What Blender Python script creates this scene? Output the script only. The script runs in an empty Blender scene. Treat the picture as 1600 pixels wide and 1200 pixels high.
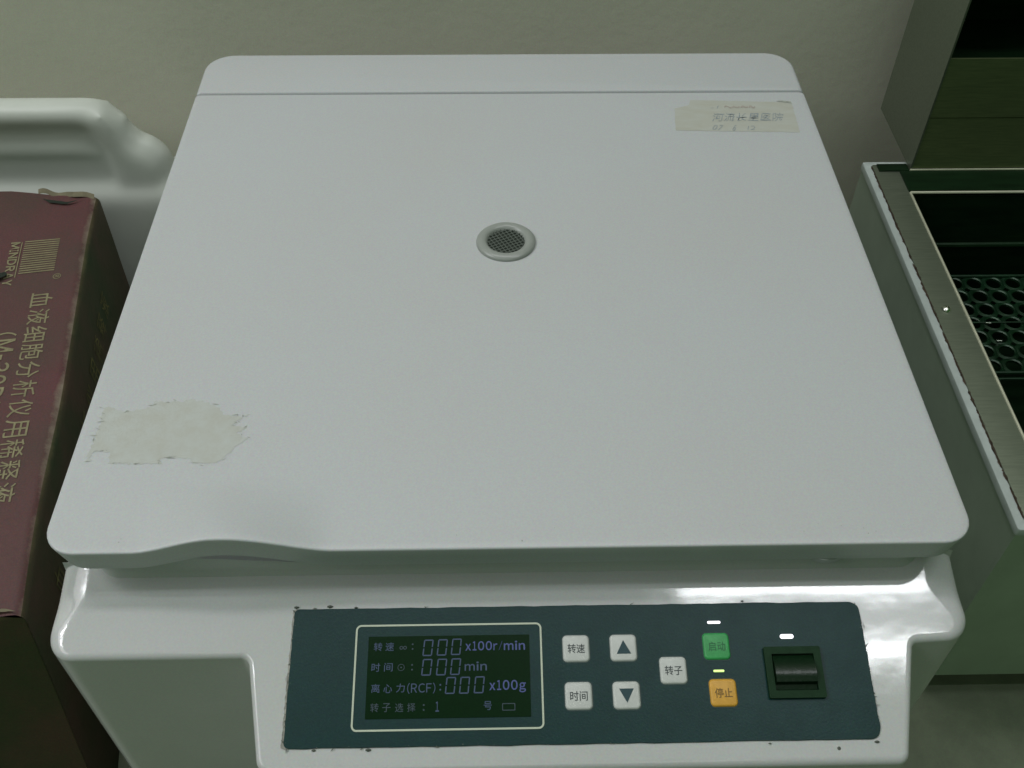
import bpy, bmesh, math, random
from mathutils import Vector, Matrix, noise
random.seed(7)
SC = bpy.context.scene
COL = SC.collection

# ---------------------------------------------------------------- camera
cam_d = bpy.data.cameras.new("camera"); cam = bpy.data.objects.new("camera", cam_d); COL.objects.link(cam)
CP = Vector((-0.0085, -0.2791, 0.724)); pitch, yaw, roll = 0.8296, 0.0272, 0.0095
fw = Vector((math.sin(yaw)*math.cos(pitch), math.cos(yaw)*math.cos(pitch), -math.sin(pitch)))
rt = Vector((math.cos(yaw), -math.sin(yaw), 0)); up = rt.cross(fw)
r2 = rt*math.cos(roll) + up*math.sin(roll); u2 = -rt*math.sin(roll) + up*math.cos(roll)
cam.matrix_world = Matrix.Translation(CP) @ Matrix((r2, u2, -fw)).transposed().to_4x4()
cam_d.sensor_width = 36; cam_d.lens = 36.0; cam_d.clip_start = 0.02; cam_d.clip_end = 50
SC.camera = cam

# ---------------------------------------------------------------- light of the room
W = bpy.data.worlds.new("World"); SC.world = W; W.use_nodes = True
bg = W.node_tree.nodes['Background']; bg.inputs[0].default_value = (0.20, 0.62, 0.15, 1); bg.inputs[1].default_value = 0.10
def area(name, loc, sx, sy, power, color, rot=(0, 0, 0)):
    l = bpy.data.lights.new(name, 'AREA'); l.shape = 'RECTANGLE'; l.size = sx; l.size_y = sy; l.energy = power; l.color = color
    o = bpy.data.objects.new(name, l); o.location = loc; o.rotation_euler = rot; COL.objects.link(o); return o
area("overhead_fill_light", (-0.25, 0.46, 2.30), 1.4, 0.18, 9, (1.0, 0.96, 1.0))  # added overhead strip, shaped to light the tops and spare the front faces
area("overhead_fill_light", (-2.25, -0.50, 2.30), 1.6, 1.9, 27, (1.0, 0.96, 1.0))
area("overhead_fill_light", (-0.1, -1.55, 2.30), 1.6, 1.2, 5.2, (1.0, 0.98, 1.0))  # added front fill, powered to balance the front faces
for yy, pw in ((0.100, 2.5), (-0.045, 2.7)):
    area("fluorescent_tube_light", (0.73, yy, 2.18), 0.62, 0.036, pw, (0.95, 0.97, 1.0))
for yy in (0.16, 0.02, -0.12):
    area("fluorescent_tube_light", (-1.70, yy, 2.18), 0.80, 0.05, 3.6, (0.95, 0.97, 1.0))
SC.view_settings.view_transform = 'Standard'; SC.view_settings.look = 'None'
SC.view_settings.exposure = 0.13; SC.view_settings.gamma = 1.0

# ---------------------------------------------------------------- materials
def mat(name, col, rough=0.5, metal=0.0, bump=0.0, bscale=400.0, mottle=0.0, mscale=30.0, col2=None, emit=None, estr=0.0,
        spec=0.5, aniso=None, coat=0.0, grain=0.0):
    m = bpy.data.materials.new(name); m.use_nodes = True
    nt = m.node_tree; b = nt.nodes['Principled BSDF']
    b.inputs['Base Color'].default_value = (*col, 1); b.inputs['Roughness'].default_value = rough
    b.inputs['Metallic'].default_value = metal; b.inputs['Specular IOR Level'].default_value = spec
    b.inputs['Coat Weight'].default_value = coat
    if emit: b.inputs['Emission Color'].default_value = (*emit, 1); b.inputs['Emission Strength'].default_value = estr
    tc = nt.nodes.new('ShaderNodeTexCoord'); src = tc.outputs['Object']
    if aniso:
        mp = nt.nodes.new('ShaderNodeMapping'); mp.inputs['Scale'].default_value = aniso
        nt.links.new(src, mp.inputs[0]); src = mp.outputs[0]
    if mottle > 0:
        n = nt.nodes.new('ShaderNodeTexNoise'); n.inputs['Scale'].default_value = mscale; n.inputs['Detail'].default_value = 6
        n.inputs['Roughness'].default_value = 0.62
        nt.links.new(src, n.inputs['Vector'])
        r = nt.nodes.new('ShaderNodeMapRange'); r.inputs['From Min'].default_value = 0.35; r.inputs['From Max'].default_value = 0.68
        nt.links.new(n.outputs['Fac'], r.inputs['Value'])
        c2 = col2 if col2 else tuple(c*(1-mottle) for c in col)
        mx = nt.nodes.new('ShaderNodeMix'); mx.data_type = 'RGBA'
        mx.inputs['A'].default_value = (*col, 1); mx.inputs['B'].default_value = (*c2, 1)
        nt.links.new(r.outputs['Result'], mx.inputs['Factor'])
        out = mx.outputs['Result']
        nt.links.new(out, b.inputs['Base Color'])
        rr = nt.nodes.new('ShaderNodeMapRange'); rr.inputs['To Min'].default_value = rough*0.92; rr.inputs['To Max'].default_value = min(1, rough*1.12)
        nt.links.new(n.outputs['Fac'], rr.inputs['Value']); nt.links.new(rr.outputs['Result'], b.inputs['Roughness'])
    if grain > 0:
        g = nt.nodes.new('ShaderNodeTexNoise'); g.inputs['Scale'].default_value = 900; g.inputs['Detail'].default_value = 1
        nt.links.new(tc.outputs['Object'], g.inputs['Vector'])
        hv = nt.nodes.new('ShaderNodeMix'); hv.data_type = 'RGBA'; hv.blend_type = 'OVERLAY'; hv.inputs['Factor'].default_value = grain
        if b.inputs['Base Color'].links: nt.links.new(b.inputs['Base Color'].links[0].from_socket, hv.inputs['A'])
        else: hv.inputs['A'].default_value = (*col, 1)
        nt.links.new(g.outputs['Color'], hv.inputs['B']); nt.links.new(hv.outputs['Result'], b.inputs['Base Color'])
    if bump > 0:
        n2 = nt.nodes.new('ShaderNodeTexNoise'); n2.inputs['Scale'].default_value = bscale; n2.inputs['Detail'].default_value = 3
        nt.links.new(src, n2.inputs['Vector'])
        bp = nt.nodes.new('ShaderNodeBump'); bp.inputs['Strength'].default_value = bump; bp.inputs['Distance'].default_value = 0.001
        nt.links.new(n2.outputs['Fac'], bp.inputs['Height']); nt.links.new(bp.outputs['Normal'], b.inputs['Normal'])
    return m
M = {}
M['lid'] = mat('ivory_enamel', (0.498, 0.526, 0.534), 0.40, bump=0.07, bscale=300, mottle=0.05, mscale=9, col2=(0.495, 0.515, 0.515), grain=0.14)
M['body'] = mat('gloss_enamel', (0.54, 0.555, 0.555), 0.10, bump=0.13, bscale=42, mottle=0.05, mscale=14, col2=(0.51, 0.535, 0.515), grain=0.12, coat=0.2)
M['ring'] = mat('frosted_plastic', (0.29, 0.315, 0.29), 0.28)
M['mesh'] = mat('vent_mesh_metal', (0.09, 0.11, 0.09), 0.5, metal=0.2)
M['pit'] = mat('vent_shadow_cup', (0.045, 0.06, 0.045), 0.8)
M['panel'] = mat('teal_overlay_film', (0.003, 0.034, 0.033), 0.40, spec=0.24, bump=0.08, bscale=900, mottle=0.15, mscale=60, grain=0.3)
M['paneledge'] = mat('panel_edge_metal', (0.30, 0.31, 0.27), 0.45, metal=0.5, mottle=0.6, mscale=300)
M['screen'] = mat('lcd_glass', (0.004, 0.020, 0.006), 0.25, spec=0.12, grain=0.2)
M['lcdtext'] = mat('lcd_segments', (0.028, 0.060, 0.13), 0.5)
M['lcdfaint'] = mat('lcd_segments_faint', (0.018, 0.045, 0.062), 0.5)
M['lcdbold'] = mat('lcd_segments_bold', (0.052, 0.08, 0.25), 0.5)
M['cream'] = mat('cream_print', (0.50, 0.56, 0.44), 0.5)
M['key'] = mat('white_key', (0.56, 0.59, 0.56), 0.45, mottle=0.08, mscale=200)
M['keyg'] = mat('green_key', (0.045, 0.36, 0.10), 0.45, mottle=0.2, mscale=200)
M['keyy'] = mat('amber_key', (0.66, 0.36, 0.045), 0.45, mottle=0.12, mscale=200)
M['keyrim'] = mat('key_shadow_gap', (0.012, 0.04, 0.04), 0.6)
M['ink'] = mat('black_ink', (0.045, 0.06, 0.06), 0.6)
M['inkg'] = mat('faded_green_ink', (0.022, 0.14, 0.055), 0.6)
M['inky'] = mat('faded_brown_ink', (0.17, 0.10, 0.02), 0.6)
M['tri'] = mat('teal_ink', (0.012, 0.05, 0.06), 0.6)
M['ledw'] = mat('white_lamp', (0.9, 0.9, 0.95), 0.3, emit=(0.95, 0.93, 1.0), estr=1.6)
M['ledg'] = mat('yellow_green_lamp', (0.6, 0.9, 0.2), 0.3, emit=(0.62, 0.90, 0.28), estr=0.95)
M['black'] = mat('black_plastic', (0.006, 0.032, 0.010), 0.5, spec=0.15, mottle=0.2, mscale=200)
M['rocker'] = mat('rocker_plastic', (0.005, 0.018, 0.007), 0.28, spec=0.3, bump=0.1, bscale=500)
M['rubber'] = mat('rubber', (0.02, 0.02, 0.02), 0.8)
M['latch'] = mat('latch_metal', (0.38, 0.42, 0.39), 0.35, metal=0.4)
M['tape'] = mat('aged_tape', (0.48, 0.50, 0.455), 0.36, mottle=0.3, mscale=60, col2=(0.45, 0.455, 0.39), aniso=(1, 3, 1))
M['pen'] = mat('blue_pen', (0.20, 0.26, 0.30), 0.6, mottle=0.8, mscale=500, col2=(0.40, 0.43, 0.42))
M['penred'] = mat('faded_red_pen', (0.40, 0.36, 0.32), 0.6)
M['glue'] = mat('old_glue', (0.44, 0.455, 0.41), 0.55, mottle=0.3, mscale=110, col2=(0.475, 0.51, 0.485), bump=0.2, bscale=500)
M['glue2'] = mat('dirty_glue_edge', (0.42, 0.45, 0.395), 0.8, mottle=0.4, mscale=300)
M['grime'] = mat('panel_grime', (0.15, 0.17, 0.14), 0.8, mottle=0.5, mscale=400)
M['rust'] = mat('brown_sealant', (0.14, 0.10, 0.07), 0.8, mottle=0.5, mscale=300)
M['carton_print'] = mat('carton_yellow_ink', (0.25, 0.23, 0.125), 0.7, mottle=0.3, mscale=150)
M['kraft'] = mat('kraft_board', (0.21, 0.19, 0.12), 0.9, mottle=0.4, mscale=90)
M['dark'] = mat('dark_tear', (0.012, 0.02, 0.012), 0.9)
M['jug'] = mat('milky_polyethylene', (0.60, 0.64, 0.58), 0.40, bump=0.05, bscale=60, mottle=0.05, mscale=8)
M['jug'].node_tree.nodes['Principled BSDF'].inputs['Subsurface Weight'].default_value = 0.25
M['jug'].node_tree.nodes['Principled BSDF'].inputs['Subsurface Radius'].default_value = (0.02, 0.022, 0.02)
M['bathpaint'] = mat('bath_casing_paint', (0.47, 0.56, 0.46), 0.45, mottle=0.12, mscale=25, bump=0.08, bscale=300)
M['bathrim'] = mat('bath_rim_enamel', (0.55, 0.62, 0.60), 0.35, mottle=0.15, mscale=60)
M['steel'] = mat('brushed_steel', (0.235, 0.27, 0.205), 0.42, metal=0.75, mottle=0.2, mscale=60, aniso=(1, 14, 14), bump=0.05, bscale=200)
M['steeld'] = mat('dull_steel', (0.25, 0.31, 0.15), 0.45, metal=0.7, mottle=0.25, mscale=50, aniso=(1, 14, 14))
M['tank'] = mat('dark_tank_steel', (0.012, 0.04, 0.015), 0.35, metal=0.5, mottle=0.5, mscale=25, aniso=(1, 6, 6))  # dark tank steel, also for the dark stand-ins on flange and lid
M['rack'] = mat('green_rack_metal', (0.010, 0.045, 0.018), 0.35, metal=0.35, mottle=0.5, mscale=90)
M['chrome'] = mat('bright_metal', (0.75, 0.76, 0.70), 0.22, metal=1.0)
M['edge'] = mat('bare_edge', (0.62, 0.63, 0.48), 0.4, metal=0.35, mottle=0.2, mscale=60)
M['wall'] = mat('painted_plaster', (0.72, 0.72, 0.60), 0.75, mottle=0.07, mscale=5, bump=0.2, bscale=120, grain=0.3)
M['bench'] = mat('bench_laminate', (0.17, 0.205, 0.13), 0.5, mottle=0.2, mscale=60, bump=0.06, bscale=200, grain=0.15)

def carton_mat(name, base, base2, wear, edge_axis_x):
    m = mat(name, base, 0.62, mottle=0.4, mscale=14, col2=base2, bump=0.25, bscale=160, grain=0.45)
    nt = m.node_tree; b = nt.nodes['Principled BSDF']
    old = b.inputs['Base Color'].links[0].from_socket
    tc = nt.nodes.new('ShaderNodeTexCoord'); sp = nt.nodes.new('ShaderNodeSeparateXYZ'); nt.links.new(tc.outputs['Object'], sp.inputs[0])
    r = nt.nodes.new('ShaderNodeMapRange')
    if edge_axis_x: r.inputs['From Min'].default_value = -0.014; r.inputs['From Max'].default_value = -0.001; nt.links.new(sp.outputs['X'], r.inputs['Value'])
    else: r.inputs['From Min'].default_value = 0.188; r.inputs['From Max'].default_value = 0.199; nt.links.new(sp.outputs['Z'], r.inputs['Value'])
    n = nt.nodes.new('ShaderNodeTexNoise'); n.inputs['Scale'].default_value = 13; n.inputs['Detail'].default_value = 9; n.inputs['Roughness'].default_value = 0.8
    nt.links.new(tc.outputs['Object'], n.inputs['Vector'])
    ad = nt.nodes.new('ShaderNodeMath'); ad.operation = 'MULTIPLY'; nt.links.new(r.outputs['Result'], ad.inputs[0]); nt.links.new(n.outputs['Fac'], ad.inputs[1])
    r3 = nt.nodes.new('ShaderNodeMapRange'); r3.inputs['From Min'].default_value = 0.34; r3.inputs['From Max'].default_value = 0.54; r3.inputs['To Max'].default_value = 0.8
    nt.links.new(ad.outputs[0], r3.inputs['Value'])
    mx = nt.nodes.new('ShaderNodeMix'); mx.data_type = 'RGBA'; nt.links.new(old, mx.inputs['A']); mx.inputs['B'].default_value = (*wear, 1)
    nt.links.new(r3.outputs['Result'], mx.inputs['Factor']); nt.links.new(mx.outputs['Result'], b.inputs['Base Color'])
    return m
M['cartontop'] = carton_mat('maroon_carton_top', (0.098, 0.033, 0.035), (0.068, 0.038, 0.030), (0.27, 0.235, 0.17), True)
M['cartonside'] = carton_mat('shaded_carton_side', (0.060, 0.036, 0.018), (0.016, 0.040, 0.007), (0.13, 0.11, 0.05), False)  # maroon board in shade: darkness and green cast put into the colour

# ---------------------------------------------------------------- mesh helpers
class MB:
    def __init__(s): s.v = []; s.f = []
    def add(s, vs, fs):
        o = len(s.v); s.v += [tuple(v) for v in vs]; s.f += [tuple(i+o for i in f) for f in fs]
    def box(s, x0, x1, y0, y1, z0, z1):
        s.add([(x, y, z) for z in (z0, z1) for y in (y0, y1) for x in (x0, x1)],
              [(0, 2, 3, 1), (4, 5, 7, 6), (0, 1, 5, 4), (1, 3, 7, 5), (3, 2, 6, 7), (2, 0, 4, 6)])
    def loft(s, rings, cap0=True, cap1=True, closed=True):
        n = len(rings[0]); vs = [p for r in rings for p in r]; fs = []
        for k in range(len(rings)-1):
            for i in range(n if closed else n-1):
                j = (i+1) % n; fs.append((k*n+i, k*n+j, (k+1)*n+j, (k+1)*n+i))
        if cap0: fs.append(tuple(reversed(range(n))))
        if cap1: fs.append(tuple(range((len(rings)-1)*n, len(rings)*n)))
        s.add(vs, fs)
    def grid(s, fn, nu, nv):
        s.add([fn(i/nu, j/nv) for j in range(nv+1) for i in range(nu+1)],
              [(j*(nu+1)+i, j*(nu+1)+i+1, (j+1)*(nu+1)+i+1, (j+1)*(nu+1)+i) for j in range(nv) for i in range(nu)])
    def tube(s, pts, rad, n=12, sx=1.0):
        rings = []; P = [Vector(p) for p in pts]
        for k, p in enumerate(P):
            d = (P[min(k+1, len(P)-1)] - P[max(k-1, 0)]).normalized()
            a = d.cross(Vector((0, 1, 0)) if abs(d.y) < 0.9 else Vector((1, 0, 0))).normalized(); b = d.cross(a)
            r = rad(k/(len(P)-1)) if callable(rad) else rad
            rings.append([p + a*r*math.cos(t*2*math.pi/n) + b*r*sx*math.sin(t*2*math.pi/n) for t in range(n)])
        s.loft(rings)
    def lathe(s, prof, cx, cy, n=48, cap0=False, cap1=False):
        s.loft([[(cx+r*math.cos(2*math.pi*i/n), cy+r*math.sin(2*math.pi*i/n), z) for i in range(n)] for r, z in prof], cap0, cap1)
def finish(ob, m, parent, smooth, angle):
    me = ob.data
    if m: me.materials.append(m)
    if smooth:
        me.shade_smooth(); me.set_sharp_from_angle(angle=math.radians(angle))
    if parent: ob.parent = parent
    return ob
def obj(name, mb, m, parent=None, smooth=True, angle=40, T=None):
    me = bpy.data.meshes.new(name); me.from_pydata(mb.v, [], mb.f); me.validate()
    bm = bmesh.new(); bm.from_mesh(me); bmesh.ops.recalc_face_normals(bm, faces=bm.faces) if len(mb.f) > 1 else None
    if T: bm.transform(T)
    bm.to_mesh(me); bm.free()
    ob = bpy.data.objects.new(name, me); COL.objects.link(ob)
    return finish(ob, m, parent, smooth, angle)
def tag(o, label=None, cat=None, group=None, kind=None):
    if label: o['label'] = label
    if cat: o['category'] = cat
    if group: o['group'] = group
    if kind: o['kind'] = kind
    return o
def thing(name, label, cat, loc=(0, 0, 0), rz=0):
    o = bpy.data.objects.new(name, None); o.empty_display_size = 0.05; COL.objects.link(o)
    o.location = loc; o.rotation_euler = (0, 0, rz); return tag(o, label, cat)
def arc_pts(c, r, a0, a1, n): return [(c[0]+r*math.cos(a0+(a1-a0)*i/n), c[1]+r*math.sin(a0+(a1-a0)*i/n)) for i in range(n+1)]
def rrect(x0, x1, y0, y1, rad, ns=1, na=6):
    if not isinstance(rad, (tuple, list)): rad = (rad,)*4          # order: (x0,y0) (x1,y0) (x1,y1) (x0,y1)
    cs = [((x0+rad[0], y0+rad[0]), math.pi, rad[0]), ((x1-rad[1], y0+rad[1]), 1.5*math.pi, rad[1]),
          ((x1-rad[2], y1-rad[2]), 0, rad[2]), ((x0+rad[3], y1-rad[3]), 0.5*math.pi, rad[3])]
    out = []
    for k in range(4):
        a = arc_pts(cs[k][0], cs[k][2], cs[k][1], cs[k][1]+math.pi/2, na); out += a
        nx = cs[(k+1) % 4]; b = arc_pts(nx[0], nx[2], nx[1], nx[1]+math.pi/2, na)[0]
        for i in range(1, ns): t = i/ns; out.append((a[-1][0]*(1-t)+b[0]*t, a[-1][1]*(1-t)+b[1]*t))
    return out
def round_poly(P, R, na=8, ns=6):
    pts, nor = [], []; n = len(P)
    for i in range(n):
        p = Vector(P[i]); a = (Vector(P[i-1])-p).normalized(); b = (Vector(P[(i+1) % n])-p).normalized()
        ang = a.angle(b); t = R[i]/math.tan(ang/2); s = p+a*t; e = p+b*t
        n1 = Vector((-a.y, a.x)); n2 = Vector((b.y, -b.x))          # outward for a CCW outline
        convex = (a.x*b.y - a.y*b.x) < 0
        c = s - n1*R[i] if convex else s + n1*R[i]
        for k in range(na+1):
            m = n1.lerp(n2, k/na).normalized()
            pts.append((c + m*R[i]) if convex else (c - m*R[i])); nor.append(m)
        q = Vector(P[(i+1) % n]); c2 = (Vector(P[(i+2) % n])-q).normalized(); a2 = (p-q).normalized()
        t2 = R[(i+1) % n]/math.tan(a2.angle(c2)/2); s2 = q+a2*t2
        for k in range(1, ns): pts.append(e.lerp(s2, k/ns)); nor.append(n2)
    return pts, nor
_fonts = {}
def text(s, name, m, parent, T, w=None, h=None, x=0, y=0, z=0, align='C', shear=0.0, thick=0.0, squash=None):
    """flat print: text converted to a mesh, fitted into width w / height h, centred (or left-aligned) at x, y of frame T"""
    cu = bpy.data.curves.new(name, 'FONT'); cu.body = s; cu.size = 1.0; cu.shear = shear; cu.offset = thick; cu.resolution_u = 4
    to = bpy.data.objects.new(name, cu); COL.objects.link(to)
    me = bpy.data.meshes.new_from_object(to.evaluated_get(bpy.context.evaluated_depsgraph_get()))
    bpy.data.objects.remove(to); bpy.data.curves.remove(cu)
    xs = [v.co.x for v in me.vertices]; ys = [v.co.y for v in me.vertices]
    if not xs: return None
    bw, bh = max(xs)-min(xs), max(ys)-min(ys)
    sx = w/bw if w else None; sy = h/bh if h else None
    sx = sx or sy; sy = sy or sx
    cx = (max(xs)+min(xs))/2 if align == 'C' else min(xs); cy = (max(ys)+min(ys))/2
    for v in me.vertices: v.co = Vector(((v.co.x-cx)*sx+x, (v.co.y-cy)*sy+y, z))
    me.transform(T); me.name = name
    ob = bpy.data.objects.new(name, me); COL.objects.link(ob)
    return finish(ob, m, parent, False, 0)
def fuzz(pts, amp, sc, seed=0):
    return [(p[0]+amp*noise.noise(Vector((p[0]*sc, p[1]*sc, seed))), p[1]+amp*noise.noise(Vector((p[0]*sc, p[1]*sc, seed+9)))) for p in pts]
def dense(pts, step):
    out = []
    for i in range(len(pts)):
        a, b = Vector(pts[i][:2]), Vector(pts[(i+1) % len(pts)][:2]); n = max(1, int((b-a).length/step))
        out += [tuple(a.lerp(b, k/n)) for k in range(n)]
    return out
def sstep(a, b, x): t = min(1, max(0, (x-a)/(b-a))); return t*t*(3-2*t)

# ---------------------------------------------------------------- the setting
mb = MB(); mb.box(-2.5, 2.5, -0.55, 0.56, -0.03, 0.0); tag(obj('bench_top', mb, M['bench'], smooth=False), kind='structure')
mb = MB(); mb.box(-2.5, 2.5, 0.561, 0.66, -0.9, 3.0); tag(obj('wall', mb, M['wall'], smooth=False), kind='structure')

# ---------------------------------------------------------------- the centrifuge
CF = thing('centrifuge', 'white enamelled bench centrifuge with closed flat lid and teal front control panel', 'centrifuge')
SL = 0.249; TH = math.atan(SL); CT = math.cos(TH)
def ztop(y): return 0.264 + SL*y
HB = 0.2335
# rear casing, under the lid and the hinge cover
mb = MB()
rings = []
for z, ins in [(0.012, 0.002), (0.014, 0.0)] + [(0.268-0.008*(1-math.cos(k/8*math.pi/2)), 0.018*(1-math.sin(k/8*math.pi/2))) for k in range(8, -1, -1)]:
    rings.append([(x, y, z) for x, y in rrect(-HB+ins, HB-ins, 0.0162, 0.466-ins, (0.001, 0.001, 0.020, 0.020), 2, 6)])
mb.loft(rings); obj('casing', mb, M['body'], CF)
# console: sloping front shell, T-shaped in plan
P = [(-HB, 0.016), (-HB, -0.0325), (-0.1320, -0.0325), (-0.1222, -0.0862), (0.1886, -0.0862), (0.2022, -0.0300), (HB, -0.0285), (HB, 0.016)]
R = [0.0004, 0.014, 0.005, 0.008, 0.006, 0.004, 0.014, 0.0004]
pts, nor = round_poly(P, R, 10, 10)
def roll(p, n):
    """edge rounding: tight along the front, a wide elliptical roll down the two sides"""
    f = sstep(0.200, 0.222, abs(p[0]))*n.x*n.x*(0.45+0.55*sstep(-0.019, 0.0, p[1]))
    return 0.0030+0.0150*f, 0.0030+0.0050*f
NB = 10
def edge_ring(a=None, extra=0.0):
    ring = []
    for p, n in zip(pts, nor):
        rx_, rz_ = roll(p, n); ins = rx_+extra if a is None else rx_*(1-math.sin(a)); q = p - Vector((n.x, min(n.y, 0)))*ins
        ring.append((q.x, q.y, ztop(q.y) - (0 if a is None else rz_*(1-math.cos(a)))))
    return ring
rings = [[(p[0], p[1], 0.012) for p in pts]] + [edge_ring(k/NB*math.pi/2) for k in range(NB, -1, -1)] + [edge_ring(None, 0.0006), edge_ring(None, 0.002)]
mb = MB(); mb.loft(rings); obj('console', mb, M['body'], CF, angle=32)
# raised deck the lid closes on
mb = MB(); rings = []
for z, ins in ((0.262, -0.003), (0.2665, -0.0008), (0.270, 0.0), (0.2845, 0.0), (0.2860, 0.002)):
    rings.append([(x, y, z) for x, y in rrect(-0.2165+ins, 0.2165-ins, 0.0085+ins, 0.405, (0.016, 0.016, 0.002, 0.002), 2, 8)])
mb.loft(rings); obj('deck', mb, M['body'], CF)
# lid
def bumpz(x, y):
    if x < -0.141: bx = sstep(-0.186, -0.143, x)
    else: bx = 1-sstep(-0.141, -0.088, x)
    bx = bx**0.85 if bx > 0 else 0
    return 0.0108*bx*(1-sstep(0.0, 0.046, y))
mb = MB(); rings = []
def lring(ins, z, rad, yi=None):
    yi = ins if yi is None else yi
    rr = [max(0.0015, rad-ins), max(0.0015, rad-ins), 0.003, 0.003]
    return [(x, y, z + bumpz(x, y)*(1 if z > 0.288 else 0.95)) for x, y in rrect(-0.2305+ins, 0.2305-ins, 0.0+yi, 0.4075-ins*0.3, rr, 90, 8)]
for ins, z, rad, yi in ((0.0060, 0.2864, 0.024, 0.0012), (0.0050, 0.2862, 0.024, 0.0003), (0.0035, 0.2868, 0.021, 0.0), (0.0, 0.2986, 0.0165, 0.0)):
    rings.append(lring(ins, z, rad, yi))
for k in range(1, 5):
    a = k/4*math.pi/2; rings.append(lring(0.0009*(1-math.cos(a)), 0.2986+0.0012*math.sin(a), 0.0165))
rings[-1] = lring(0.0011, 0.2999, 0.0165)
for ins in (0.004, 0.007, 0.010, 0.013, 0.016, 0.019, 0.022, 0.025, 0.028, 0.032, 0.036, 0.040, 0.046, 0.06): rings.append(lring(ins, 0.3, 0.0165))
mb.loft(rings); LID = obj('lid', mb, M['lid'], CF, angle=33)
# vent ring and mesh in the lid
VX, VY = 0.0007, 0.2322
mb = MB(); mb.lathe([(0.0191, 0.3001), (0.0190, 0.3012), (0.0180, 0.3021), (0.0165, 0.3028), (0.0150, 0.3030), (0.0135, 0.3026), (0.0124, 0.3017), (0.0118, 0.3004)], VX, VY, 64)
RING = obj('vent_ring', mb, M['ring'], LID, angle=60)
mb = MB(); mb.lathe([(0.0121, 0.30015), (0.0001, 0.30015)], VX, VY, 48); obj('vent_shade_disc', mb, M['pit'], LID)  # flat dark disc painted for the shade inside the vent opening
mb = MB(); pitch_ = 0.0025
for s in (0, 1):
    for k in range(-4, 5):
        u = k*pitch_; h = math.sqrt(max(0, 0.0121**2-u*u))
        a, b = ((-h, u), (h, u)) if s == 0 else ((u, -h), (u, h))
        c, sn = math.cos(0.5), math.sin(0.5)
        mb.tube([(VX+a[0]*c-a[1]*sn, VY+a[0]*sn+a[1]*c, 0.3009), (VX+b[0]*c-b[1]*sn, VY+b[0]*sn+b[1]*c, 0.3009)], 0.00042, 6)
obj('vent_mesh', mb, M['mesh'], LID)
# torn adhesive left on the lid
res = [(-222, 94), (-219, 95), (-210, 91), (-202, 93), (-197, 94), (-195, 99), (-189, 98), (-185, 98), (-175, 100), (-167, 98), (-160, 94), (-155, 89), (-149, 87), (-141, 88), (-147, 84), (-150, 81), (-141, 79), (-146, 75), (-140, 71), (-146, 66), (-149, 60), (-154, 55), (-165, 55), (-169, 58), (-176, 59), (-184, 58.5), (-182, 55), (-201, 55), (-210, 56), (-211, 63), (-219, 64), (-220.5, 61), (-219.5, 57), (-222.0, 57), (-222, 62), (-221.5, 70), (-221, 83)]
res = [(x/1000, y/1000) for x, y in res]
o2 = fuzz(dense(res, 0.0009), 0.0018, 600, 3)
# the sheet follows the taper of the lid's edge so keep it on the flat
def flat(name, outline, z, m, parent, T=None):
    from mathutils.geometry import tessellate_polygon
    vs = [Vector((p[0], p[1], z)) for p in outline]
    f = tessellate_polygon([vs]); mb = MB(); mb.add(vs, f)
    me = bpy.data.meshes.new(name); me.from_pydata(mb.v, [], mb.f)
    bm = bmesh.new(); bm.from_mesh(me)
    for fc in bm.faces:
        fc.normal_update()
        if fc.normal.z < 0: fc.normal_flip()
    if T: bm.transform(T)
    bm.to_mesh(me); bm.free()
    ob = bpy.data.objects.new(name, me); COL.objects.link(ob); return finish(ob, m, parent, False, 0)
flat('adhesive_residue', o2, 0.30012, M['glue'], LID)
mb = MB()
for k in range(45):
    p = random.choice(o2); x, y = p[0]+random.gauss(0, .0006), p[1]+random.gauss(0, .0006); a = random.uniform(0, 3.14); l = random.uniform(.0008, .003); w = random.uniform(.0001, .0004)
    if y > 0.085 and random.random() < .4: continue
    c, s = math.cos(a), math.sin(a)
    mb.add([(x-l*c, y-l*s*.5, .3003), (x+w*s, y-w*c, .3003), (x+l*c, y+l*s*.5, .3003), (x-w*s, y+w*c, .3003)], [(0, 1, 2, 3)])
tag(obj('adhesive_crumbs', mb, M['glue2'], LID, smooth=False), kind='stuff')
# a few dirt specks and chips on the front rim of the lid
mb = MB()
for k in range(26):
    x = random.uniform(-.2, .2); y = random.uniform(.0035, .012); r = random.uniform(.00015, .0004)
    if -.19 < x < -.08: continue
    mb.add([(x+r*math.cos(t), y+r*1.3*math.sin(t), .30025) for t in (0, 1.2, 2.4, 3.7, 5)], [(0, 1, 2, 3, 4)])
tag(obj('dirt_specks', mb, M['glue2'], LID, smooth=False), kind='stuff')
# hinge cover behind the lid
mb = MB(); rings = []
def hring(ins, z): return [(x, y, z) for x, y in rrect(-0.2312+ins, 0.2312-ins, 0.4092+ins*0.4, 0.4665-ins, (0.002, 0.002, 0.022-ins, 0.022-ins), 4, 10)]
rings.append(hring(0.0, 0.266)); rings.append(hring(0, 0.2965))
for k in range(1, 6): a = k/5*math.pi/2; rings.append(hring(0.004*(1-math.cos(a)), 0.2965+0.004*math.sin(a)))
mb.loft(rings); obj('hinge_cover', mb, M['lid'], CF, angle=50)
# latch, feet
mb = MB(); mb.lathe([(0.0001, 0.2800), (0.0115, 0.2800), (0.0120, 0.2806), (0.0120, 0.2836), (0.0112, 0.2842), (0.0001, 0.2842)], 0.1600, 0.0128, 40); obj('latch_button', mb, M['latch'], CF)
for x, y in ((-0.2, 0.04), (0.2, 0.04), (-0.2, 0.43), (0.2, 0.43)):
    mb = MB(); mb.lathe([(0.014, 0.0002), (0.016, 0.004), (0.016, 0.0135)], x, y, 24, True, True); obj('rubber_foot', mb, M['rubber'], CF)
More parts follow.
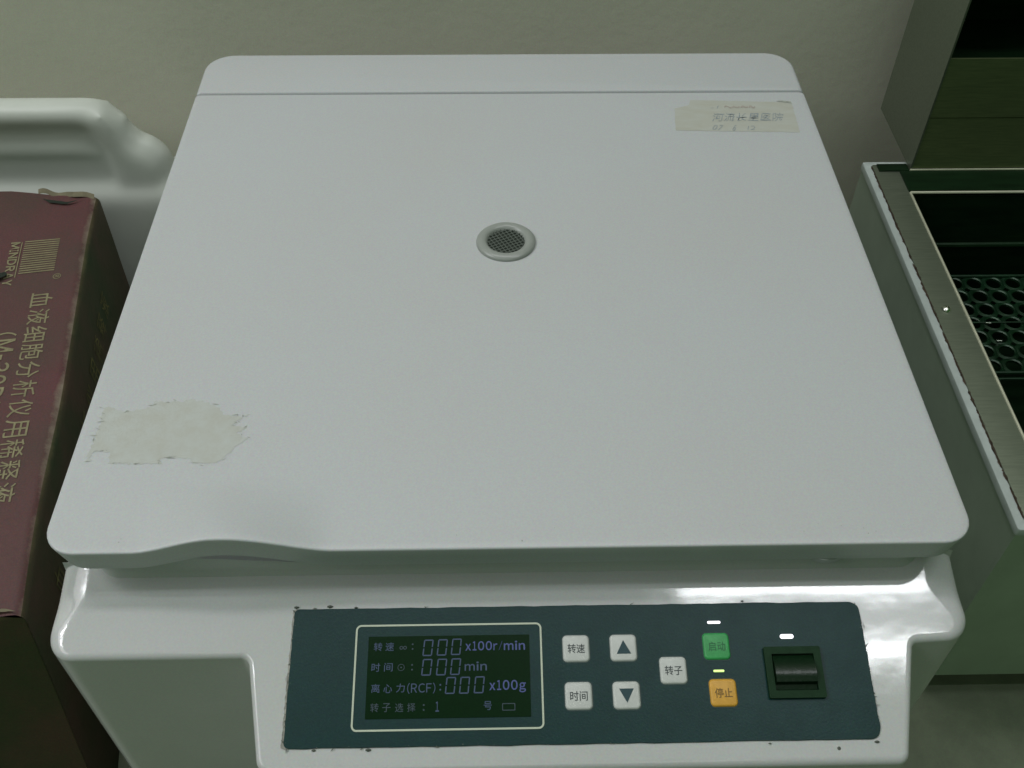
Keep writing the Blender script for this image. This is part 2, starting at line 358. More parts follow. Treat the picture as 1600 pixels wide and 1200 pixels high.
# name tape at the back right of the lid
ST_out = dense([(0.1262, 0.3569), (0.2162, 0.3535), (0.2183, 0.3930), (0.1419, 0.3968), (0.1405, 0.3905), (0.1285, 0.3850)], 0.002)
ST = flat('name_tape', fuzz(ST_out, 0.0006, 300, 5), 0.30013, M['tape'], CF)
I4 = Matrix.Identity(4)
TS = Matrix.Translation((0, 0, 0.3003))
text('河流长里医院', 'handwriting', M['pen'], ST, TS, w=0.0545, h=0.0105, x=0.1815, y=0.3735, shear=0.35, thick=-0.004)
text('07', 'handwriting', M['pen'], ST, TS, w=0.0085, h=0.006, x=0.1580, y=0.3600, shear=0.4, thick=-0.004)
text('6', 'handwriting', M['pen'], ST, TS, w=0.0045, h=0.0068, x=0.1695, y=0.3600, shear=0.5, thick=-0.004)
text('12', 'handwriting', M['pen'], ST, TS, w=0.0068, h=0.005, x=0.1815, y=0.3593, shear=0.4, thick=-0.004)
text('-1', 'handwriting', M['pen'], ST, TS, w=0.0065, h=0.004, x=0.1590, y=0.3865, shear=0.2, thick=-0.004)
text('~~~~', 'handwriting', M['penred'], ST, TS, w=0.024, h=0.0035, x=0.1780, y=0.3870)
for o in list(ST.children):
    for v in o.data.vertices:
        q = Vector((v.co.x*260, v.co.y*260, 1.7)); v.co.x += 0.0010*noise.noise(q); v.co.y += 0.0012*noise.noise(q+Vector((7, 3, 0)))
mb = MB(); mb.add([(0.2065, 0.3945, .3004), (0.2180, 0.3912, .3004), (0.2175, 0.3932, .3008), (0.2105, 0.3950, .3006)], [(0, 1, 2, 3)]); obj('curled_corner', mb, M['glue2'], ST, smooth=False)

# ---- control panel, in its own frame: x across, y up the slope, z out of the panel
TP = Matrix.Translation((0, 0, 0.264)) @ Matrix.Rotation(TH, 4, 'X')
mm = 0.001
pout = rrect(-0.1105, 0.1772, -0.0780, -0.0104, (0.003, 0.0055, 0.005, 0.0025), 40, 6)
pf = fuzz(pout, 0.0004, 250, 2)
mb = MB(); mb.loft([[(x, y, 0.0) for x, y in pf], [(x, y, 0.0007) for x, y in pf], [(x*0.9985+0.00004, (y+0.044)*0.996-0.044, 0.0009) for x, y in pf]])
PAN = obj('control_panel', mb, M['panel'], CF, angle=25, T=TP)
# metal backing showing at the left edge and grime round the sheet
mb = MB(); L = [(-0.1118, -0.0775), (-0.1092, -0.0782), (-0.1090, -0.0100), (-0.1112, -0.0104)]
flat('panel_backing', fuzz(dense(L, 0.0015), 0.0006, 400, 4), 0.00035, M['paneledge'], PAN, TP)
mb = MB()
for k in range(100):
    i = random.randrange(len(pout)); p = Vector(pout[i])
    # less dirt along the right side, most at the left and the corners
    if p.x > 0.0 and random.random() < 0.55: continue
    q = p + Vector((random.gauss(0, 0.0006), random.gauss(0, 0.0006)))
    a = random.uniform(0, math.pi) if random.random() < .3 else (math.pi/2 if abs(p.x-0.033) > 0.14 else 0)
    l = random.uniform(.0005, .0022); w = random.uniform(.0001, .00035); c, s = math.cos(a), math.sin(a)
    mb.add([(q.x-l*c, q.y-l*s, .0003), (q.x+w*s, q.y-w*c, .0010), (q.x+l*c, q.y+l*s, .0003), (q.x-w*s, q.y+w*c, .0009)], [(0, 1, 2, 3)])
tag(obj('edge_grime', mb, M['grime'], PAN, smooth=False, T=TP), kind='stuff')
for (gx, gy, gr) in [(u_, v_, w_*0.62) for u_, v_, w_ in ((-0.1098, -0.0092, 0.0016), (-0.0928, -0.0090, 0.0019), (-0.0795, -0.0098, 0.0012), (0.1745, -0.0792, 0.0016), (-0.0700, -0.0790, 0.0018), (-0.0960, -0.0788, 0.0013), (0.118, -0.0093, 0.001))]:
    mb = MB(); mb.loft([[(gx+gr*s_*math.cos(t*0.52)*1.3, gy+gr*s_*0.6*math.sin(t*0.52)*(1+.3*math.sin(3*t)), z_) for t in range(12)] for s_, z_ in ((1, 0.0), (0.8, 0.0008), (0.4, 0.0011))])
    obj('glue_blob', mb, M['grime'], PAN, T=TP)
mb = MB(); mb.lathe([(0.0009, 0.0), (0.0009, 0.0001), (0.0, 0.0002)], 0.1557, -0.0819, 10); obj('paint_chip', mb, M['grime'], PAN, T=TP)

# display
Z1 = 0.0011
def frame_ring(x0, x1, y0, y1, r, w, z0, z1):
    mb = MB(); o = rrect(x0, x1, y0, y1, r, 1, 6); i = rrect(x0+w, x1-w, y0+w, y1-w, max(r-w, 0.0004), 1, 6)
    mb.loft([[(x, y, z0) for x, y in o], [(x, y, z1) for x, y in o], [(x, y, z1) for x, y in i], [(x, y, z0) for x, y in i]], False, False); return mb
DISP = obj('display', frame_ring(-0.0788, 0.0145, -0.0708, -0.0190, 0.0028, 0.0009, 0.0008, Z1+0.0001), M['cream'], CF, smooth=False, T=TP)
mb = MB(); mb.loft([[(x, y, z) for x, y in rrect(-0.0722, 0.0082, -0.0650, -0.0250, 0.0003, 1, 2)] for z in (0.0006, 0.00115)])
obj('lcd_window', mb, M['screen'], DISP, smooth=False, T=TP)
ZT = 0.0013
def seg0(cx, cy, w=0.0048, h=0.0082, t=0.00062, sh=0.10):
    """a zero of six separate LCD bars, slightly slanted"""
    mb = MB(); g = 0.00035
    def q(x0, x1, y0, y1):
        mb.add([(cx+x+sh*y, cy+y, ZT) for x, y in ((x0, y0), (x1, y0), (x1, y1), (x0, y1))], [(0, 1, 2, 3)])
    q(-w/2+g, w/2-g, h/2-t, h/2); q(-w/2+g, w/2-g, -h/2, -h/2+t)
    for s in (-1, 1):
        xa, xb = (-w/2, -w/2+t) if s < 0 else (w/2-t, w/2)
        q(xa, xb, g, h/2-g); q(xa, xb, -h/2+g, -g)
    return obj('digit', mb, M['lcdtext'], DISP, smooth=False, T=TP)
for cx, cy in ((-42.4, -31.0), (-35.3, -30.9), (-28.3, -30.7), (-42.8, -40.6), (-35.5, -40.6), (-28.6, -40.5), (-31.0, -49.6), (-24.1, -49.6), (-16.9, -49.5)):
    seg0(cx*mm, cy*mm)
def lt(s, x, y, w=None, h=None, m='lcdtext', al='C', th=0.0, par=None, name='lettering', z=ZT):
    return text(s, name, M[m], par or DISP, TP, w=w and w*mm, h=h and h*mm, x=x*mm, y=y*mm, z=z, align=al, thick=th)
for s, x, y in (('转', -67.3, -30.2), ('速', -61.5, -30.2), ('时', -68.0, -40.3), ('间', -61.8, -40.3), ('离', -67.7, -50.5), ('心', -61.7, -50.7), ('力', -55.5, -50.5)):
    lt(s, x, y, h=4.2, w=4.2, m='lcdtext' if s not in '速' else 'lcdtext', th=0.004)
for s, x, y in (('转', -67.8, -59.7), ('子', -62.0, -59.7), ('选', -55.8, -59.8), ('择', -49.9, -59.8), ('号', -12.8, -59.5)):
    lt(s, x, y, h=4.2, w=4.0, m='lcdfaint' if s != '号' else 'lcdtext', th=0.004)
lt('∞', -54.8, -30.8, w=3.6, h=1.8, m='lcdfaint'); lt('⊙', -55.5, -40.5, h=3.4, m='lcdfaint')
for x, y, m_ in ((-50.1, -30.3, 'lcdfaint'), (-50.1, -40.5, 'lcdfaint'), (-36.0, -50.4, 'lcdtext'), (-43.9, -59.9, 'lcdfaint')): lt(':', x, y, h=3.2, m=m_, th=0.006)
obj('symbol_box', frame_ring(-0.0058, 0.0006, -0.0620, -0.0585, 0.0004, 0.0004, 0.00118, ZT), M['lcdfaint'], DISP, smooth=False, T=TP)

GW = {'x': .50, '1': .34, '0': .54, 'r': .34, '/': .30, 'm': .84, 'i': .20, 'n': .54, 'g': .54, '(': .26, ')': .26, 'R': .62, 'C': .66, 'F': .54, 'M': .74, 'I': .20, 'N': .62, 'D': .62, 'A': .66, 'Y': .62, '-': .3, '3': .54}
def glyphs(st, w, gap=0.13):
    tot = sum(GW[c]+gap for c in st)-gap; k = w/tot; x = 0; out_ = []
    for c in st: out_.append((c, x*k+GW[c]*k/2, GW[c]*k)); x += GW[c]+gap
    return out_
def lts(st, x, y, w, h, m, th):
    for c, gx, gw in glyphs(st, w):
        hh, dy = h, 0
        if c in 'xmnr': hh, dy = h*.74, -h*.13
        if c == 'g': hh, dy = h, -h*.26
        if c in '()': hh, dy = h*1.2, -h*.03
        lt(chr(ord(c)+0xFEE0), x+gx, y+dy, w=gw, h=hh, m=m, th=th)
lts('x100r/min', -23.8, -30.4, 29.8, 4.6, 'lcdbold', 0.016); lts('min', -24.1, -40.4, 11.0, 4.4, 'lcdtext', 0.012)
lts('(RCF)', -52.2, -50.6, 13.8, 4.4, 'lcdtext', 0.004); lts('x100g', -12.0, -49.8, 18.0, 4.8, 'lcdbold', 0.016)
lts('1', -38.2, -59.6, 1.7, 4.8, 'lcdtext', 0.012)

# keys
def key(cx, cy, m, sym, ink, w=13.1, name='push_button', sym_h=4.6, sym_w=8.6, label=None):
    cx *= mm; cy *= mm; hw = w*mm/2
    def rr(ins, z): return [(cx+x, cy+y, z) for x, y in rrect(-hw+ins, hw-ins, -hw+ins, hw-ins, 0.0021-min(ins, .001), 1, 6)]
    mb = MB(); mb.loft([rr(-0.0003, 0.0007), rr(0.0, 0.0013), rr(0.0003, 0.0018), rr(0.0010, 0.0020)])
    k = obj(name, mb, M[m], CF, angle=60, T=TP)
    if label: k['label'] = label
    mb2 = MB(); mb2.loft([rr(-0.0007, 0.0008), rr(-0.0007, 0.00100)]); obj('button_gap', mb2, M['keyrim'], k, smooth=False, T=TP)
    if sym in ('up', 'dn'):
        s = 1 if sym == 'up' else -1
        flat('arrow', [(cx-0.0036, cy-0.0031*s), (cx+0.0036, cy-0.0031*s), (cx, cy+0.0037*s)], 0.00215, M[ink], k, TP)
    else: text(sym, 'lettering', M[ink], k, TP, w=sym_w*mm, h=sym_h*mm, x=cx, y=cy-0.0002, z=0.00215, thick=0.006)
    return k
key(31.5, -32.5, 'key', '转速', 'ink', label='white push button lettered for speed')
key(55.2, -32.5, 'key', 'up', 'tri', label='white push button with an upward triangle')
key(79.2, -44.0, 'key', '转子', 'ink', label='white push button lettered for rotor')
key(31.7, -55.6, 'key', '时间', 'ink', label='white push button lettered for time')
key(55.2, -55.7, 'key', 'dn', 'tri', label='white push button with a downward triangle')
key(101.9, -32.4, 'keyg', '启动', 'inkg', label='green start button')
key(102.8, -55.2, 'keyy', '停止', 'inky', label='amber stop button')
def lamp(cx, cy, w, h, m, lab):
    mb = MB(); cx *= mm; cy *= mm
    mb.loft([[(cx+x*mm, cy+y*mm, z) for x, y in rrect(-w/2+i, w/2-i, -h/2+i, h/2-i, h/2-i-.05, 1, 5)] for i, z in ((0, .0008), (0, .0013), (.25, .0016))])
    o = obj('indicator_light', mb, M[m], CF, T=TP); o['label'] = lab
    ring = MB(); ring.loft([[(cx+x*mm, cy+y*mm, z) for x, y in rrect(-w/2-.4, w/2+.4, -h/2-.4, h/2+.4, h/2+.2, 1, 5)] for z in (.0008, .00105)])
    obj('light_bezel', ring, M['keyrim'], o, smooth=False, T=TP)
lamp(102.0, -20.3, 6.6, 1.3, 'ledw', 'lit white indicator light above the green button')
lamp(101.8, -44.6, 5.4, 1.1, 'ledg', 'lit yellow green indicator light above the amber button')
lamp(138.0, -28.0, 6.8, 2.2, 'ledw', 'lit white indicator light above the power switch')
# power switch
mb = frame_ring(0.1250, 0.1532, -0.0585, -0.0334, 0.0008, 0.0036, 0.0007, 0.0028)
SW = obj('power_switch', mb, M['black'], CF, angle=30, T=TP)
mb = MB()
X0, X1, Y0, Y1 = 0.1290, 0.1492, -0.0545, -0.0374
def prof(v):
    t = v; z = 0.0012 + 0.0042*math.sin(math.pi*min(1, 0.12+0.88*t))**0.8
    if t < 0.2: z = 0.0009 + 0.006*t
    return z
mb.grid(lambda u, v: (X0+(X1-X0)*u, Y0+(Y1-Y0)*v, prof(v)), 2, 20)
for e in (0, 1):
    x = (X0, X1)[e]; n = 21
    mb.add([(x, Y0+(Y1-Y0)*k/20, prof(k/20)) for k in range(n)] + [(x, Y1, 0.0003), (x, Y0, 0.0003)], [tuple(range(n+2))])
obj('rocker', mb, M['rocker'], SW, angle=30, T=TP)
mb = MB(); mb.box(X0-0.0004, X1+0.0004, Y0-0.0004, Y1+0.0004, 0.0005, 0.0009); obj('switch_well', mb, M['dark'], SW, smooth=False, T=TP)

# ---------------------------------------------------------------- the carton
RZ = math.atan2(0.0562, 0.3917)
CT_ = thing('carton', 'scuffed maroon cardboard carton with yellow print, torn at its back corner, left of the centrifuge', 'carton', (-0.2796, 0.0262, 0), RZ)
LY = 0.3957
def warp(x, y, z):
    t = y/LY
    nx = noise.noise(Vector((x*9, y*9, z*9)))*0.0022; nz = noise.noise(Vector((x*11+5, y*11, z*7)))*0.0016
    bul = 0.004*math.sin(math.pi*min(1, max(0, t)))*math.sin(math.pi*min(1, max(0, z/0.2)))
    yy = y + max(0, t-0.6)/0.4*0.016*min(1.2, max(0, -x-0.012)/0.08)
    yy -= 0.050*(1-min(1, z/0.2))*(1-sstep(0.0, 0.5, t))
    if t > 0.97: yy += 0.0022*noise.noise(Vector((x*140, 3, 0)))
    return (x + nx + (bul if x > -0.05 else -bul), yy, z + nz + (0.003*sstep(-0.02, -0.09, x)*sstep(0.8, 1.0, t) if z > 0.15 else 0))
rc = 0.007
prof_t = [(-0.30+0.29*i/24, 0.2) for i in range(25)]
prof_t[-1] = (-rc, 0.2)
arc = [(-rc+rc*math.sin(a), 0.2-rc+rc*math.cos(a)) for a in [math.pi/2*k/8 for k in range(9)]]
def sweep(prof, ny=60):
    mb = MB(); n = len(prof)-1
    mb.grid(lambda u, v: warp(prof[round(u*n)][0], v*LY, prof[round(u*n)][1]), n, ny); return mb
obj('top_panel', sweep(prof_t[:-1] + arc[:5]), M['cartontop'], CT_, angle=60)
side_prof = arc[4:] + [(0.0, 0.193-0.193*i/20) for i in range(1, 21)]
SIDE = obj('side_panel', sweep(side_prof), M['cartonside'], CT_, angle=60)
def face_end(y):
    mb = MB(); mb.grid(lambda u, v: warp(-0.30+0.2995*u, y, 0.001+(0.198-(0.003 if u > .98 else 0))*v), 24, 16); return mb
obj('front_panel', face_end(0.0005), M['cartonside'], CT_); obj('back_panel', face_end(LY-0.001), M['cartonside'], CT_)
mb = MB(); mb.grid(lambda u, v: warp(-0.2999, LY*u, 0.001+0.198*v), 24, 12); obj('left_panel', mb, M['cartonside'], CT_)
# torn board at the back corner, split along the front fold
mb = MB()
mb.grid(lambda u, v: (-0.048+0.046*u, LY+0.006+0.0010*math.sin(u*16)+0.004*v - 0.010*u + max(0, .35-u)*0.006, 0.2005+0.0022*v+0.0012*math.sin(u*11)), 22, 2)
obj('torn_edge', mb, M['kraft'], CT_)
cr = fuzz(dense([(-0.044, LY-0.001), (-0.034, LY-0.0045), (-0.024, LY-0.0085), (-0.012, LY-0.0065), (-0.022, LY-0.0115), (-0.036, LY-0.0075)], 0.002), 0.001, 300)
flat('tear', cr, 0.2022, M['dark'], CT_)
fl = fuzz(dense([(-0.05, 0.0005), (-0.004, 0.0015), (-0.012, 0.004), (-0.05, 0.0035)], 0.002), 0.0012, 250)
flat('scuff', fl, 0.2014, M['kraft'], CT_)
# print on the top, reading towards the viewer
ic = CT_.matrix_world
def toloc(p):
    c, s = math.cos(-RZ), math.sin(-RZ); x, y = p[0]+0.2796, p[1]-0.0262; return (x*c-y*s, x*s+y*c)
TC = Matrix(((0, 1, 0, 0), (-1, 0, 0, 0), (0, 0, 1, 0), (0, 0, 0, 1)))     # text x -> local -y, text y -> local +x
def cprint(s, x, y, w, h, z=0.2032, name='lettering', th=0.0, m='carton_print', al='C'):
    # x, y: centre in the carton's local frame
    o = text(s, name, M[m], CT_, TC, w=w, h=h, x=-y, y=x, z=0, thick=th, align=al)
    for v in o.data.vertices:
        q = warp(v.co.x, v.co.y, 0.2); v.co.z = q[2]+0.0004
    return o
a = toloc((-0.3868, 0.3606)); b = toloc((-0.3822+0.004, 0.3106)); print('mindray', a, b)
for c, gx, gw in glyphs('MINDRAY', 0.050, 0.1): cprint(chr(ord(c)+0xFEE0), -0.0560, 0.3415-gx, gw, 0.0070, th=0.03)
for k in range(15):
    y = 0.3400 - k*0.00262
    mb = MB(); mb.add([(x, y_+0.0010, 0.2) for x, y_ in ((-0.0490, y-0.0006-0.0), (-0.0225, y-0.0006), (-0.0225, y+0.0006), (-0.0490, y+0.0006))], [(0, 1, 2, 3)])
    o = obj('logo_stripe', mb, M['carton_print'], CT_, smooth=False)
    for v in o.data.vertices: v.co.z = warp(v.co.x, v.co.y, 0.2)[2]+0.0004
mb = MB(); mb.add([(-0.0515, 0.300, 0.2), (-0.0508, 0.300, 0.2), (-0.0508, 0.3410, 0.2), (-0.0515, 0.3410, 0.2)], [(0, 1, 2, 3)])
o = obj('logo_rule', mb, M['carton_print'], CT_, smooth=False)
for v in o.data.vertices: v.co.z = warp(v.co.x, v.co.y, 0.2)[2]+0.0004
cprint('®', -0.0195, 0.2965, 0.006, 0.006)
title = '血液细胞分析仪用稀释液'
for k, ch in enumerate(title):
    cprint(ch, -0.0275+0.0002*k, 0.2720-k*0.01825, 0.0158, 0.0158, th=0.002)
for c, gx, gw in glyphs('(M-30D)', 0.074, 0.16): cprint(chr(ord(c)+0xFEE0), -0.0475, 0.2400-gx, gw, 0.0150 if c != '-' else 0.0018, th=0.012)
mb = MB()
flat('tear', fuzz(dense([(-0.075, 0.300), (-0.058, 0.305), (-0.056, 0.302), (-0.062, 0.297), (-0.075, 0.294)], 0.002), 0.001, 300), 0.2024, M['dark'], CT_)
# faint print down the side panel
mside = mat('side_panel_ink', (0.17, 0.16, 0.05), 0.8, mottle=0.6, mscale=60, col2=(0.04, 0.05, 0.02))
for k, ch in enumerate('血液细胞分析仪用稀释液'):
    T2 = Matrix(((0, 0, 1, 0.0), (-1, 0, 0, 0), (0, 1, 0, 0), (0, 0, 0, 1)))
    T2 = Matrix(((0, 0, 1, 0.006), (1, 0, 0, 0), (0, 1, 0, 0), (0, 0, 0, 1)))
    o = text(ch, 'lettering', mside, CT_, T2, w=0.017, h=0.020, x=0.05+k*0.026, y=0.155)
    for v in o.data.vertices: v.co.x = warp(0.0, v.co.y, v.co.z)[0]+0.0005

# ---------------------------------------------------------------- the jug
JUG = thing('plastic_jug', 'milky white plastic jug with moulded top handle standing behind the maroon carton', 'jug', (-0.42, 0.475, 0))
def remeshed(name, mb, vox, m, parent, sm=10, loc=(0, 0, 0)):
    o = obj(name, mb, m, None, smooth=False)
    md = o.modifiers.new('r', 'REMESH'); md.mode = 'VOXEL'; md.voxel_size = vox
    s = o.modifiers.new('s', 'SMOOTH'); s.iterations = sm; s.factor = 0.5
    me = bpy.data.meshes.new_from_object(o.evaluated_get(bpy.context.evaluated_depsgraph_get()))
    o.modifiers.clear(); o.data = me; me.name = name; me.transform(Matrix.Translation(-Vector(loc)))
    me.shade_smooth(); o.parent = parent
    if not me.materials: me.materials.append(m)
    return o
# outlines seen from the front (x, z), swept through the depth with rounded edges
mb = MB()
def slab(ol, y0, y1, r, rad):
    p_, n_ = round_poly(ol, rad, 4, 3); rs = []
    for k in range(9):
        a = k/8*math.pi/2; rs.append([((p-n*r*(1-math.sin(a))).x, y0+r*(1-math.cos(a)), (p-n*r*(1-math.sin(a))).y) for p, n in zip(p_, n_)])
    for k in range(8, -1, -1):
        a = k/8*math.pi/2; rs.append([((p-n*r*(1-math.sin(a))).x, y1-r*(1-math.cos(a)), (p-n*r*(1-math.sin(a))).y) for p, n in zip(p_, n_)])
    mb.loft(rs)
shoulder = [(-0.286, 0.186), (-0.2885, 0.203), (-0.2990, 0.215), (-0.3080, 0.2185), (-0.3200, 0.2350), (-0.3350, 0.2525)]
slab([(-0.60, 0.05), (-0.286, 0.05)] + shoulder + [(-0.60, 0.2525)], 0.4660, 0.4900, 0.010, [0.002, 0.004, 0.004, 0.006, 0.005, 0.003, 0.008, 0.018, 0.002])
slab([(-0.3400, 0.10), (-0.290, 0.10)] + [(x-0.004, z-0.002) for x, z in shoulder] + [(-0.3400, 0.2500)], 0.4610, 0.490, 0.014, [0.002, 0.004, 0.004, 0.006, 0.005, 0.003, 0.004, 0.003, 0.002])
slab([(-0.60, 0.004), (-0.262, 0.004), (-0.262, 0.150), (-0.275, 0.184), (-0.60, 0.184)], 0.4560, 0.512, 0.024, [0.003, 0.01, 0.02, 0.012, 0.003])
mb.tube([(-0.60, 0.4735, 0.2430), (-0.40, 0.4735, 0.2430), (-0.352, 0.4735, 0.2430), (-0.338, 0.474, 0.2400), (-0.322, 0.480, 0.226)], 0.0115, 18, 1.1)
mb.tube([(-0.60, 0.4735, 0.2100), (-0.42, 0.4735, 0.2100), (-0.356, 0.4735, 0.2100), (-0.342, 0.475, 0.2060)], 0.0100, 16)
J = remeshed('jug_body', mb, 0.0026, M['jug'], JUG, 30, (-0.42, 0.475, 0))
# the moulded handle above the shoulders is a part of its own
bm = bmesh.new(); bm.from_mesh(J.data); bh = bm.copy()
zc = 0.2235
bmesh.ops.delete(bm, geom=[f for f in bm.faces if f.calc_center_median().z > zc], context='FACES')
bmesh.ops.delete(bh, geom=[f for f in bh.faces if f.calc_center_median().z <= zc], context='FACES')
bm.to_mesh(J.data); hm = J.data.copy(); bh.to_mesh(hm); bm.free(); bh.free()
hm.name = 'handle'; H = bpy.data.objects.new('handle', hm); COL.objects.link(H); H.parent = JUG

# ---------------------------------------------------------------- the water bath
BX, BY0, BY1, BZ = 0.3078, 0.0672, 0.444, 0.21
BATH = thing('water_bath', 'grey laboratory water bath with white rim, steel flange and upright steel lid', 'water bath', (0.5, 0.25, 0))
BATH.location = (0.5, 0.25, 0)
TB = Matrix.Translation((-0.5, -0.25, 0))
def bobj(name, mb, m, parent=BATH, **k): return obj(name, mb, m, parent, T=TB, **k)
XR = 0.82
mb = MB(); mb.box(BX+0.0015, BX+0.0045, BY0+0.0045, BY1-0.0015, 0.0185, BZ-0.0055); bobj('side_panel', mb, M['bathpaint'], smooth=False)
mb = MB(); mb.box(BX+0.0015, XR, BY0+0.0015, BY0+0.0044, 0.0185, BZ-0.0055); bobj('front_panel', mb, M['bathpaint'], smooth=False)
mb = MB(); mb.box(BX+0.0046, XR-0.004, BY1-0.0046, BY1-0.0016, 0.0185, BZ-0.0055); bobj('back_panel', mb, M['bathpaint'], smooth=False)
mb = MB(); mb.box(XR-0.003, XR, BY0+0.0046, BY1-0.0016, 0.0185, BZ-0.0055); bobj('side_panel', mb, M['bathpaint'], smooth=False)
mb = MB(); mb.box(BX+0.014, XR-0.01, BY0+0.016, BY1-0.01, 0.0, 0.018); bobj('plinth', mb, M['rubber'], smooth=False)
# white rim strip (a frame with rounded edges) and steel flange inside it
def hframe(x0, x1, y0, y1, w, z0, z1, r, bev):
    mb = MB(); rg = []
    o = lambda i: rrect(x0+i, x1-i, y0+i, y1-i, r, 24, 4)
    seq = [(0, z0), (0, z1-bev), (bev*.3, z1-bev*.3), (bev, z1), (w-0.0003, z1), (w, z1-0.0003), (w, z0)]
    for i, z in seq: rg.append([(x, y, z) for x, y in o(i)])
    mb.loft(rg, False, False); return mb
bobj('rim', hframe(BX, XR+0.003, BY0, BY1, 0.0088, BZ-0.006, BZ, 0.002, 0.0015), M['bathrim'])
bobj('flange', hframe(BX+0.0062, XR-0.003, BY0+0.0062, BY1-0.0062, 0.0220, BZ-0.003, BZ+0.0012, 0.002, 0.0006), M['steel'])
mb = MB()
for k in range(260):
    y = random.uniform(BY0+0.01, BY1-0.01); x = BX+0.0060+random.gauss(0, 0.0003); l = random.uniform(.0006, .006); w = random.uniform(.0001, .00055)
    mb.add([(x, y-l, BZ+.0003), (x+w, y, BZ+.0014), (x, y+l, BZ+.0003), (x-w*1.6, y+l*.2, BZ+.0003)], [(0, 1, 2, 3)])
tag(bobj('sealant_crumbs', mb, M['rust'], smooth=False), kind='stuff')
ix0, iy0, iy1 = 0.3362, 0.0955, 0.3985
mb = MB(); mb.tube([(ix0, iy0, BZ+0.0013), (ix0, iy1, BZ+0.0013)], 0.0010, 8); mb.tube([(ix0, iy1, BZ+0.0013), (XR-0.03, iy1, BZ+0.0013)], 0.0012, 8)
bobj('flange_lip', mb, M['edge'])
# tank
mb = MB(); t = 0.002; zb = 0.045
mb.box(ix0-t, ix0, iy0, iy1, zb, BZ-0.003); mb.box(ix0-t, XR-0.03, iy1, iy1+t, zb, BZ-0.003); mb.box(ix0-t, XR-0.03, iy0-t, iy0, zb, BZ-0.003)
mb.box(XR-0.03, XR-0.028, iy0-t, iy1+t, zb, BZ-0.003); mb.box(ix0-t, XR-0.028, iy0-t, iy1+t, zb-0.003, zb)
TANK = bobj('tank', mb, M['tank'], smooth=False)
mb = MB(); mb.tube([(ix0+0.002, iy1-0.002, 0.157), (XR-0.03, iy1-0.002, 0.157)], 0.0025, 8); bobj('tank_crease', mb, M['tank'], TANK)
# rear apron of flange + upright lid
mb = MB()
LX, LY0, LY1, LZ0, LZ1 = 0.3436, 0.4280, 0.5210, 0.2125, 0.50
mb.box(LX, LX+0.0015, LY0, LY1, LZ0, LZ1); LDP = bobj('lid', mb, M['steel'], smooth=False)
mb = MB(); mb.box(LX+0.0016, XR, LY1-0.0015, LY1-0.0001, LZ0, LZ1); mb.box(LX+0.0016, XR, LY0+0.002, LY1-0.0016, LZ0, LZ0+0.0015); bobj('lid_back', mb, M['steel'], LDP, smooth=False)
mb = MB(); mb.box(LX+0.0016, XR, LY0+0.0006, LY0+0.0020, LZ0+0.0016, 0.2622); bobj('lower_plate', mb, M['steeld'], LDP, smooth=False)
mb = MB(); x0, x1 = LX+0.0016, XR
mb.box(x0, x1, LY0+0.0003, LY0+0.0018, 0.2629, 0.3150); bobj('upper_plate', mb, M['steeld'], LDP, smooth=False)
mb = MB(); mb.box(x0, x1, LY0+0.0019, LY0+0.060, 0.3135, 0.3149); mb.box(x0, x1, LY0+0.0601, LY0+0.0615, 0.3135, 0.372); bobj('dark_hollow_plate', mb, M['tank'], LDP, smooth=False)  # made-up dark hollow standing in for the black reflection on the lid
mb = MB(); mb.box(x0, x1, LY0+0.0005, LY1-0.002, 0.3725, 0.376); mb.box(x0, x1, LY0+0.0005, LY0+0.003, 0.3762, LZ1); bobj('shade_hood_plate', mb, M['steeld'], LDP, smooth=False)  # top wall added out of view to darken the lid face; front plate above
mb = MB(); mb.tube([(LX, LY0-0.0002, LZ0+0.0003), (XR, LY0-0.0002, LZ0+0.0003)], 0.0009, 8); bobj('lid_edge', mb, M['edge'], LDP)
mb = MB(); mb.box(0.3350, XR-0.031, 0.4002, 0.4272, BZ+0.0008, BZ+0.0022); mb.box(0.3180, 0.3432, 0.4276, 0.4370, BZ+0.0008, BZ+0.0024); bobj('dark_reflection_plate', mb, M['tank'], smooth=False)  # dark plate added over the flange for its dark reflection of the lid
# flange screw
mb = MB(); mb.lathe([(0.0036, 0.2108), (0.0036, 0.2114), (0.0030, 0.2126), (0.0017, 0.2135), (0.0, 0.2138)], 0.3226, 0.2592, 24); bobj('screw', mb, M['chrome'], angle=70)

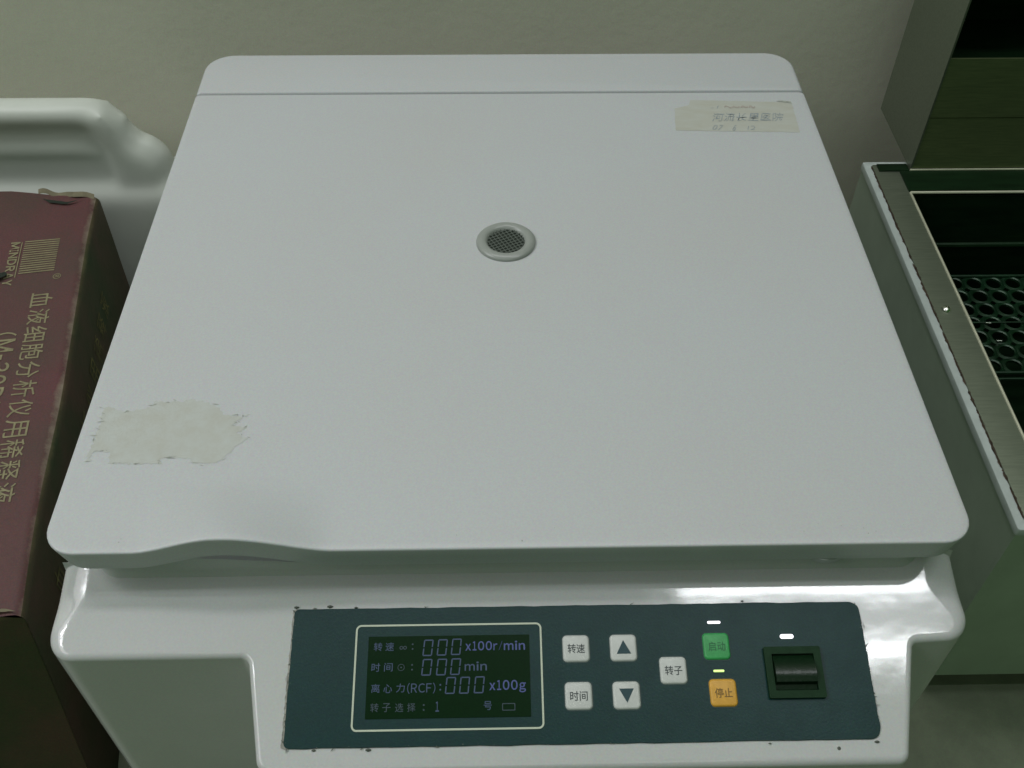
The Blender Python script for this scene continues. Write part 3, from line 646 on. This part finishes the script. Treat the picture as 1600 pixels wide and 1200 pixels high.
# ---------------------------------------------------------------- the tube rack in the bath
RK = thing('tube_rack', 'dark green perforated tube rack sitting low inside the water bath', 'rack', (0.5, 0.327, 0.045))
TR = Matrix.Translation((-0.5, -0.327, -0.045))
rx0, rx1, ry0, ry1, rz = 0.3500, 0.690, 0.2700, 0.3850, 0.130
holes = MB(); nx, ny = 20, 7; px, py = (rx1-rx0)/nx, (ry1-ry0)/ny; hr = 0.0062
for i in range(nx):
    for j in range(ny):
        cx, cy = rx0+px*(i+.5), ry0+py*(j+.5); N = 16
        sq, ci, lo = [], [], []
        for k in range(N):
            a = 2*math.pi*k/N+math.pi/N; c, s = math.cos(a), math.sin(a); m_ = max(abs(c), abs(s))
            sq.append((cx+c/m_*px/2, cy+s/m_*py/2, rz)); ci.append((cx+c*hr, cy+s*hr, rz)); lo.append((cx+c*hr, cy+s*hr, rz-0.002))
        holes.loft([sq, [(x, y, rz+0.0006) for x, y, z in [((p[0]-cx)*1.18+cx, (p[1]-cy)*1.18+cy, 0) for p in ci]], ci, lo], False, False)
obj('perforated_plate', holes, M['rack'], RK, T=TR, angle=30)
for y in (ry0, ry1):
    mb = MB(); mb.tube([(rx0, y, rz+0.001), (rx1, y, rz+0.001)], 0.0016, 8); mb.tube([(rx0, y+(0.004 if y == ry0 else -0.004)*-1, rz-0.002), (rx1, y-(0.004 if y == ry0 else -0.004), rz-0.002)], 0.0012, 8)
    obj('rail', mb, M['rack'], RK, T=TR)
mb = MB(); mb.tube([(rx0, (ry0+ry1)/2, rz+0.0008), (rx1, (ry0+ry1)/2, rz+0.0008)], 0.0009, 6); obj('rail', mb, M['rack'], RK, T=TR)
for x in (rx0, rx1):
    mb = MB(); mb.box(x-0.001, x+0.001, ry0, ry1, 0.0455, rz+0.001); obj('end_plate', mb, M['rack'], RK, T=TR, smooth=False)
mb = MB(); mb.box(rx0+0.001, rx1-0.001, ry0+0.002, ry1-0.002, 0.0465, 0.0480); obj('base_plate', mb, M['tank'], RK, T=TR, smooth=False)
for x, y in ((0.402, 0.326), (0.404, 0.305)):
    mb = MB(); mb.tube([(x, y, rz+0.0018), (x+0.0042, y-0.0004, rz+0.0018)], 0.0008, 8); obj('glint_rod', mb, M['chrome'], RK, T=TR)  # bright rods modelled in place of two light glints on the rack
